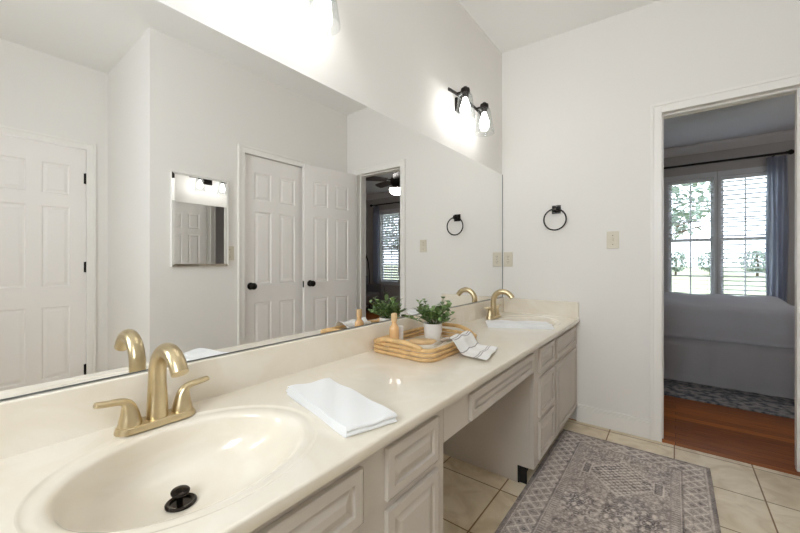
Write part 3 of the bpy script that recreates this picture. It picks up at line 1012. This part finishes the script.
plate('light_switch', 'ivory switch plate seen in the mirror next to the small wall mirror', 'light switch', 'switch', Matrix.Translation((W, 1.446, 1.19)) @ Matrix.Rotation(PI/2, 4, 'Z'))

t = thing('towel_ring', 'black towel ring on a square plate on the wall beside the mirror', 'towel ring', (.412, YF, 1.5))
cx, cz = .412, 1.503
bm = bmesh.new()
box(bm, cx-.03, cx+.03, YF-.009, YF-.0004, cz-.03, cz+.03)
obj('wall_plate', bm, M_black, t, bevel=.002)
bm = bmesh.new(); box(bm, cx-.015, cx+.015, YF-.058, YF-.0092, cz-.014, cz+.016)
obj('post', bm, M_black, t, bevel=.004)
bm = bmesh.new()
Rr = .076
sweep(bm, [(cx+Rr*math.sin(2*PI*k/64), YF-.047-.006*(1-math.cos(2*PI*k/64))*0, cz-.076+Rr*math.cos(2*PI*k/64)) for k in range(64)], .0052, n=10, closed=True, up=Vector((0, 1, 0)))
obj('ring', bm, M_black, t, smooth=True)

# small wall mirror (seen in the big one)
t = thing('wall_mirror', 'small rectangular mirror cabinet on the opposite wall, seen in the big mirror', 'mirror', (W, 1.235, 1.43))
y0, y1, z0, z1 = 1.018, 1.428, 1.088, 1.77
obj('cabinet_case', B(W-.022, W-.0005, y0, y1, z0, z1), M_trim, t, bevel=.002)
bm = bmesh.new()
Mx = W-.0225
rg = [[(Mx, y0+a, z0+b), (Mx, y1-a, z0+b), (Mx, y1-a, z1-b), (Mx, y0+a, z1-b)] for a, b in ((.001, .001),)]
rg.append([(Mx-.0045, y0+.018, z0+.018), (Mx-.0045, y1-.018, z0+.018), (Mx-.0045, y1-.018, z1-.018), (Mx-.0045, y0+.018, z1-.018)])
loft(bm, rg)
obj('mirror_glass', bm, M_mirror, t)

# ------------------------------------------------------------------ bedroom
BX0, BX1, BY1, BZ = -.6, 4.85, 6.4, 2.72
struct('bedroom_floor', B(BX0-.1, BX1+.1, 2.752, BY1+.1, -.08, .002), M_plank)
struct('bedroom_ceiling', B(BX0-.1, BX1+.1, YB, BY1+.1, BZ, BZ+.1), M_bedceil)
struct('bedroom_wall_left', B(BX0-.1, BX0, YB, BY1, 0, BZ), M_bedwall)
struct('bedroom_wall_right', B(BX1, BX1+.1, YB, BY1, 0, BZ), M_bedwall)
bm = bmesh.new(); box(bm, XR+.1, BX1+.1, YF, YB, 0, BZ); box(bm, BX0-.1, -.12, YF, YB, 0, BZ)
struct('bedroom_wall_near', bm, M_bedwall)
WIN = [(1.03, 1.52), (1.585, 2.08), (3.86, 4.42)]
WZ0, WZ1 = .62, 2.26
bm = bmesh.new()
xs = [BX0-.1]+[v for p in WIN for v in p]+[BX1+.1]
for a, b in zip(xs[0::2], xs[1::2]): box(bm, a, b, BY1, BY1+.12, 0, BZ)
for a, b in WIN:
    box(bm, a, b, BY1, BY1+.12, 0, WZ0); box(bm, a, b, BY1, BY1+.12, WZ1, BZ)
struct('bedroom_wall_far', bm, M_bedwall)
# crown moulding along the far and right walls
bm = bmesh.new()
pr = [(0, 0), (.012, 0), (.03, .02), (.055, .05), (.075, .075), (.085, .095), (.085, .11), (0, .11)]
loft(bm, [[(x, BY1-d, BZ-.11+z) for d, z in pr] for x in (BX0, BX1)])
struct('trim_7', bm, M_crown)
bm = bmesh.new()
loft(bm, [[(BX1-d, y, BZ-.11+z) for d, z in pr] for y in (YB, BY1)])
struct('trim_8', bm, M_crown)
bm = bmesh.new()
box(bm, BX0, BX1, BY1-.015, BY1, 0, .13)
struct('baseboard_bedroom', bm, M_crown)

for i, (a, b) in enumerate(WIN):
    wn = bpy.data.objects.new('window_%d' % (i+1), None); C.objects.link(wn); wn['kind'] = 'structure'
    wn.location = ((a+b)/2, BY1, WZ0)
    bm = bmesh.new()
    for (p, q, r_, s_) in ((a-.06 if i != 1 else a-.03, a, WZ0-.05, WZ1+.07), (b, b+.06 if i != 0 else b+.03, WZ0-.05, WZ1+.07), (a, b, WZ1, WZ1+.07), (a, b, WZ0-.05, WZ0)):
        box(bm, p, q, BY1-.018, BY1-.0005, r_, s_)
    obj('window_casing', bm, M_sash, wn)
    bm = bmesh.new()
    zm = 1.42
    yA, yB = BY1+.05, BY1+.085
    for (p, q, r_, s_) in ((a, a+.035, WZ0, WZ1), (b-.035, b, WZ0, WZ1), (a+.035, b-.035, WZ0, WZ0+.05), (a+.035, b-.035, WZ1-.04, WZ1), (a+.035, b-.035, zm-.022, zm+.022)):
        box(bm, p, q, yA, yB, r_, s_)
    obj('sash_frame', bm, M_sash, wn)
    bm = bmesh.new(); xm = (a+b)/2
    for (r_, s_) in ((WZ0+.05, zm-.022), (zm+.022, WZ1-.04)):
        box(bm, xm-.009, xm+.009, yA+.008, yB-.008, r_, s_)
    for z in (WZ0+.05+.25, zm+.26, zm+.53):
        box(bm, a+.035, b-.035, yA+.008, yB-.008, z-.009, z+.009)
    obj('muntins', bm, M_sash, wn)
    bm = bmesh.new(); box(bm, a+.035, b-.035, yA+.015, yA+.019, WZ0+.05, WZ1-.04)
    obj('pane', bm, M_pane, wn)
    lab = ['white slatted blind over the bedroom window pane farther from the curtain', 'white slatted blind over the bedroom window pane beside the pale curtain',
           'white slatted blind in the bedroom window seen in the mirror through the doorway'][i]
    t = thing('window_blind', lab, 'blind', ((a+b)/2, BY1+.025, WZ1), 'window blinds')
    obj('head_rail', B(a+.004, b-.004, BY1+.001, BY1+.045, WZ1-.045, WZ1-.002), M_slat, t, bevel=.002)
    bm = bmesh.new(); z = WZ1-.075; tilt = math.radians((3, 20, 58)[i])
    while z > WZ0+.05:
        Mt = Matrix.Translation(((a+b)/2, BY1+.024, z)) @ Matrix.Rotation(-tilt, 4, 'X')
        box(bm, -(b-a)/2+.006, (b-a)/2-.006, -.023, .023, -.0015, .0015, M=Mt); z -= .06
    obj('slats', bm, M_slat, t)
    bm = bmesh.new()
    for x in (a+.07, (a+b)/2, b-.07):
        box(bm, x-.001, x+.001, BY1+.0005, BY1+.0015, WZ0+.03, WZ1-.045)
    obj('ladder_cords', bm, M_slat, t)
    obj('bottom_rail', B(a+.006, b-.006, BY1+.001, BY1+.045, WZ0+.02, WZ0+.04), M_slat, t, bevel=.002)

def rod(x0, x1, label):
    t = thing('curtain_rod', label, 'curtain rod', ((x0+x1)/2, BY1-.09, 2.45), 'curtain rods')
    bm = bmesh.new(); sweep(bm, [(x0, BY1-.09, 2.45), (x1, BY1-.09, 2.45)], .0135, n=12)
    obj('pole', bm, M_black, t, smooth=True, angle=60)
    for x, s in ((x0, -1), (x1, 1)):
        bm = bmesh.new()
        Mr = Matrix.Translation((x, BY1-.09, 2.45)) @ Matrix.Rotation(s*PI/2, 4, 'Y')
        lathe(bm, [(.014, .0), (.021, .008), (.014, .016), (.024, .026), (.033, .045), (.024, .064), (.01, .074)], n=16, M=Mr)
        obj('finial', bm, M_black, t, smooth=True)
        bm = bmesh.new(); sweep(bm, [(x-s*.1, BY1-.016, 2.43), (x-s*.1, BY1-.09, 2.435)], .008, n=8)
        obj('bracket', bm, M_black, t, smooth=True, angle=60)
rod(.8, 2.17, 'black curtain rod above the bedroom window, straight through the doorway')
rod(3.72, 4.6, 'black curtain rod above the bedroom window seen in the mirror')
def curtain(x0, x1, label, nf):
    bm = bmesh.new(); F = []
    for i in range(61):
        q = i/60; x = x0+(x1-x0)*q
        row = []
        for k in range(9):
            z = .03+2.39*k/8
            amp = .028*(1-.25*k/8)
            row.append((x+.006*math.sin(q*9+k), BY1-.085+amp*math.sin(2*PI*nf*q+.3*math.sin(k*.7)), z))
        F.append(row)
    grid_mesh(bm, F)
    bmesh.ops.solidify(bm, geom=list(bm.faces), thickness=.003)
    o = obj('curtain', bm, M_curtain, smooth=True)
    tag(o, label, 'curtain', 'bedroom curtains')
curtain(2.0, 2.19, 'pale blue-white curtain hanging at the end of the rod beside the bedroom window', 4)
curtain(4.4, 4.58, 'pale curtain beside the bedroom window seen in the mirror', 4)

# bed
bx0, bx1, by0, by1 = -.02, 2.0, 4.22, 5.8
t = thing('bed', 'bed with a white comforter and pleated skirt seen through the doorway', 'bed', ((bx0+bx1)/2, (by0+by1)/2, 0))
obj('box_spring', B(bx0+.02, bx1-.02, by0+.03, by1-.03, .12, .40), M_skirt, t)
obj('mattress', B(bx0+.01, bx1-.01, by0+.02, by1-.02, .401, .69), M_bedding, t, bevel=.04)
bm = bmesh.new()
per = []
for k in range(101): per.append((bx0+(bx1-bx0)*k/100, by0, 0, -1))
for k in range(1, 81): per.append((bx1, by0+(by1-by0)*k/80, 1, 0))
F = []
for i, (x, y, nx_, ny_) in enumerate(per):
    row = []
    for k in range(6):
        z = .015+.40*k/5
        a = (.006*math.sin(i*.9)+.004*math.sin(i*.37+1))*(1-k/6)+.012*(1-k/5)
        row.append((x+nx_*a, y+ny_*a, z))
    F.append(row)
grid_mesh(bm, F); bmesh.ops.solidify(bm, geom=list(bm.faces), thickness=.004)
obj('bed_skirt', bm, M_skirt, t, smooth=True)
# comforter: soft sheet that hangs over the side and the foot
NX, NY = 70, 60
F = []
for i in range(NX):
    row = []
    sx = -.02+(bx1-bx0+.33)*i/(NX-1)
    for j in range(NY):
        sy = -.27+(by1-by0+.27+.2)*j/(NY-1)
        x = bx0+sx; y = by0+sy; z = .715
        def drape(d, r_=.07):
            if d <= -r_: return d, 0.0
            s = d+r_; qc = r_*PI/2
            if s < qc:
                a = s/r_; return -r_+r_*math.sin(a)+0, -(r_-r_*math.cos(a))
            return 0+.0, -(r_+(s-qc))
        dy, zy = drape(by0-.012-y); dyb, zyb = drape(y-by1-.0)
        dxx, zx = drape(x-bx1-.012)
        if by0-.012-y > -.07: y = by0-.012-dy
        elif y-by1 > -.07: y = by1+dyb
        if x-bx1-.012 > -.07: x = bx1+.012+dxx
        z += min(zy, zyb, zx) if min(zy, zyb, zx) < -.1 else zy+zyb+zx
        puff = .012*math.sin(x*7+1)*math.sin(y*6)+.008*math.sin(x*15+y*4)
        if zy < -.08: y -= (.012*math.sin(x*7)+.008*math.sin(x*19))*min(1, (-zy-.08)/.12)+.03*min(1, (-zy-.08)/.1)
        elif zx < -.08: x += .01*math.sin(y*9)
        else: z += puff+.012
        row.append((x, y, z))
    F.append(row)
bm = bmesh.new(); grid_mesh(bm, F)
bmesh.ops.solidify(bm, geom=list(bm.faces), thickness=.012)
obj('comforter', bm, M_bedding, t, smooth=True)

def brug():
    m = mat('bedroom_rug_wool', srgb(120, 120, 128), .95, bump=.4)
    nt = m.node_tree; p = nt.nodes['Principled BSDF']; L = nt.links.new
    tc = nt.nodes.new('ShaderNodeTexCoord')
    n = nt.nodes.new('ShaderNodeTexNoise'); n.inputs['Scale'].default_value = 22; n.inputs['Detail'].default_value = 8
    L(tc.outputs['Object'], n.inputs['Vector'])
    r = nt.nodes.new('ShaderNodeValToRGB')
    r.color_ramp.elements[0].position = .38; r.color_ramp.elements[0].color = (*srgb(74, 78, 90), 1)
    r.color_ramp.elements[1].position = .6; r.color_ramp.elements[1].color = (*srgb(150, 146, 144), 1)
    L(n.outputs['Fac'], r.inputs['Fac']); L(r.outputs['Color'], p.inputs['Base Color'])
    return m
o = obj('area_rug', B(.3, 2.9, 3.72, 5.6, .0025, .012), brug()); tag(o, 'blue-grey mottled area rug under the bed', 'rug')

# ceiling fan
fx, fy = 2.54, 4.62
t = thing('ceiling_fan', 'dark ceiling fan with a lit white bowl, seen in the mirror through the doorway', 'ceiling fan', (fx, fy, BZ))
bm = bmesh.new(); lathe(bm, [(.06, 2.7195), (.055, 2.69), (.02, 2.66), (.014, 2.655)], fx, fy, n=24); obj('canopy', bm, M_fan, t, smooth=True, angle=50)
bm = bmesh.new(); lathe(bm, [(.013, 2.6545), (.013, 2.53)], fx, fy, n=12); obj('downrod', bm, M_fan, t, smooth=True, angle=50)
bm = bmesh.new(); lathe(bm, [(.03, 2.5295), (.085, 2.51), (.11, 2.46), (.105, 2.40), (.075, 2.37), (.07, 2.35), (.126, 2.335), (.126, 2.318)], fx, fy, n=32); obj('motor_housing', bm, M_fan, t, smooth=True, angle=50)  # bottom flange added to block the bowl's upward light
for k in range(5):
    a = 2*PI*k/5+math.radians(15)
    Mb = Matrix.Translation((fx, fy, 2.455)) @ Matrix.Rotation(a, 4, 'Z') @ Matrix.Rotation(math.radians(-17), 4, 'X')
    bm = bmesh.new()
    pts = [(.17, -.045), (.2, -.056), (.35, -.07), (.52, -.073), (.57, -.058), (.585, 0), (.57, .058), (.52, .073), (.35, .07), (.2, .056), (.17, .045)]
    loft(bm, [[Mb @ Vector((x, y, z)) for x, y in pts] for z in (-.004, .004)])
    bl = obj('blade', bm, M_fan, t)
    bm = bmesh.new(); box(bm, .09, .22, -.016, .016, .0045, .012, M=Mb); obj('blade_iron', bm, M_black, bl)
bm = bmesh.new(); lathe(bm, [(.118, 2.3175), (.122, 2.30), (.11, 2.262), (.07, 2.232), (.02, 2.22)], fx, fy, n=32)
k = obj('light_bowl', bm, M_fanl, t, smooth=True); k['label'] = 'lit white glass bowl'

# armchair and lamp in the far corner of the bedroom (seen in the mirror)
ax_, ay_ = 4.33, 5.75
t = thing('armchair', 'dark grey armchair in the bedroom corner, seen in the mirror through the doorway', 'armchair', (ax_, ay_, 0))
obj('seat', B(ax_-.27, ax_+.2, ay_-.25, ay_+.25, .2, .44), M_chair, t, bevel=.04)
obj('backrest', B(ax_+.205, ax_+.36, ay_-.36, ay_+.36, .12, .80), M_chair, t, bevel=.05)
for s in (-1, 1):
    obj('armrest', B(ax_-.3, ax_+.2, ay_+s*.31-.055, ay_+s*.31+.055, .12, .62), M_chair, t, bevel=.04)
for sx_ in (-.24, .3):
    for sy_ in (-.31, .31):
        bm = bmesh.new(); lathe(bm, [(.014, .0025), (.022, .119)], ax_+sx_, ay_+sy_, n=12); obj('leg', bm, M_fan, t)
t = thing('floor_lamp', 'thin dark curved floor lamp stem rising behind the grey armchair', 'floor lamp', (4.6, 6.2, 0))
bm = bmesh.new(); lathe(bm, [(.11, .0025), (.11, .02), (.02, .03)], 4.6, 6.2, n=24); obj('base', bm, M_black, t, smooth=True, angle=40)
bm = bmesh.new(); sweep(bm, catmull([(4.6, 6.2, .025), (4.6, 6.2, .5), (4.61, 6.2, .9), (4.645, 6.19, 1.15), (4.72, 6.18, 1.28)], 6), .011, n=10); obj('stem', bm, M_black, t, smooth=True)
bm = bmesh.new(); lathe(bm, [(.03, .0), (.055, -.09), (.052, -.09), (.027, -.002)], n=20, M=Matrix.Translation((4.72, 6.18, 1.29))); obj('lamp_shade', bm, M_black, t, smooth=True, angle=50)

# ------------------------------------------------------------------ outdoors
o = obj('lawn', B(-60, 90, BY1+.2, 120, -.6, -.4), M_grass); o['kind'] = 'stuff'; o['label'] = 'pale sunlit lawn outside the bedroom window'
def tree(x, y, h, cr, label, seed, cz=.68):
    t = thing('garden_tree', label, 'tree', (x, y, -.4), 'trees outside the bedroom window')
    r = random.Random(seed)
    bm = bmesh.new(); lathe(bm, [(h*.04, -.3995), (h*.034, -.3)], x, y, n=10)
    sweep(bm, [(x, y, -.33), (x+.05, y, h*.3), (x-.05, y, h*.55), (x, y, h*.75)], [h*.035, h*.028, h*.02, h*.01], n=10)
    for k in range(7):
        a = 2*PI*k/7+r.uniform(-.3, .3); z = h*r.uniform(.3, .55); L_ = cr*r.uniform(.6, .95)
        sweep(bm, [(x, y, z), (x+.5*L_*math.cos(a), y+.5*L_*math.sin(a), z+.25*L_), (x+L_*math.cos(a), y+L_*math.sin(a), z+.4*L_)], [h*.014, h*.009, h*.004], n=7)
    obj('trunk', bm, M_bark, t, smooth=True)
    bm = bmesh.new()
    for k in range(1300):
        a = r.uniform(0, 2*PI); u_ = r.uniform(-1, 1); rr = cr*r.uniform(.35, 1)**.6*(.75+.25*math.sin(a*5+seed))
        c = Vector((x+rr*math.cos(a)*math.sqrt(1-u_*u_), y+rr*math.sin(a)*math.sqrt(1-u_*u_), h*cz+u_*h*.33))
        d = Vector((r.gauss(0, 1), r.gauss(0, 1), r.gauss(0, .6))).normalized()
        leaf(bm, c, d, Vector((0, 0, 1)), r.uniform(.18, .34)*cr/2.2, r.uniform(.06, .11)*cr/2.2)
    obj('crown', bm, M_tree, t)
tree(.2, 17, 5.2, 2.5, 'leafy tree outside, over the left part of the bedroom window', 4)
for i_, x_ in enumerate((1.2, 4.3, 7.4, 10.5)):
    tree(x_, 48+4.6*(i_%2), 3.0, 1.9, 'low distant tree in the row along the far edge of the lawn', 20+i_, .36)
tree(22, 30, 6.5, 3.6, 'tree outside the bedroom window that shows in the mirror', 8)
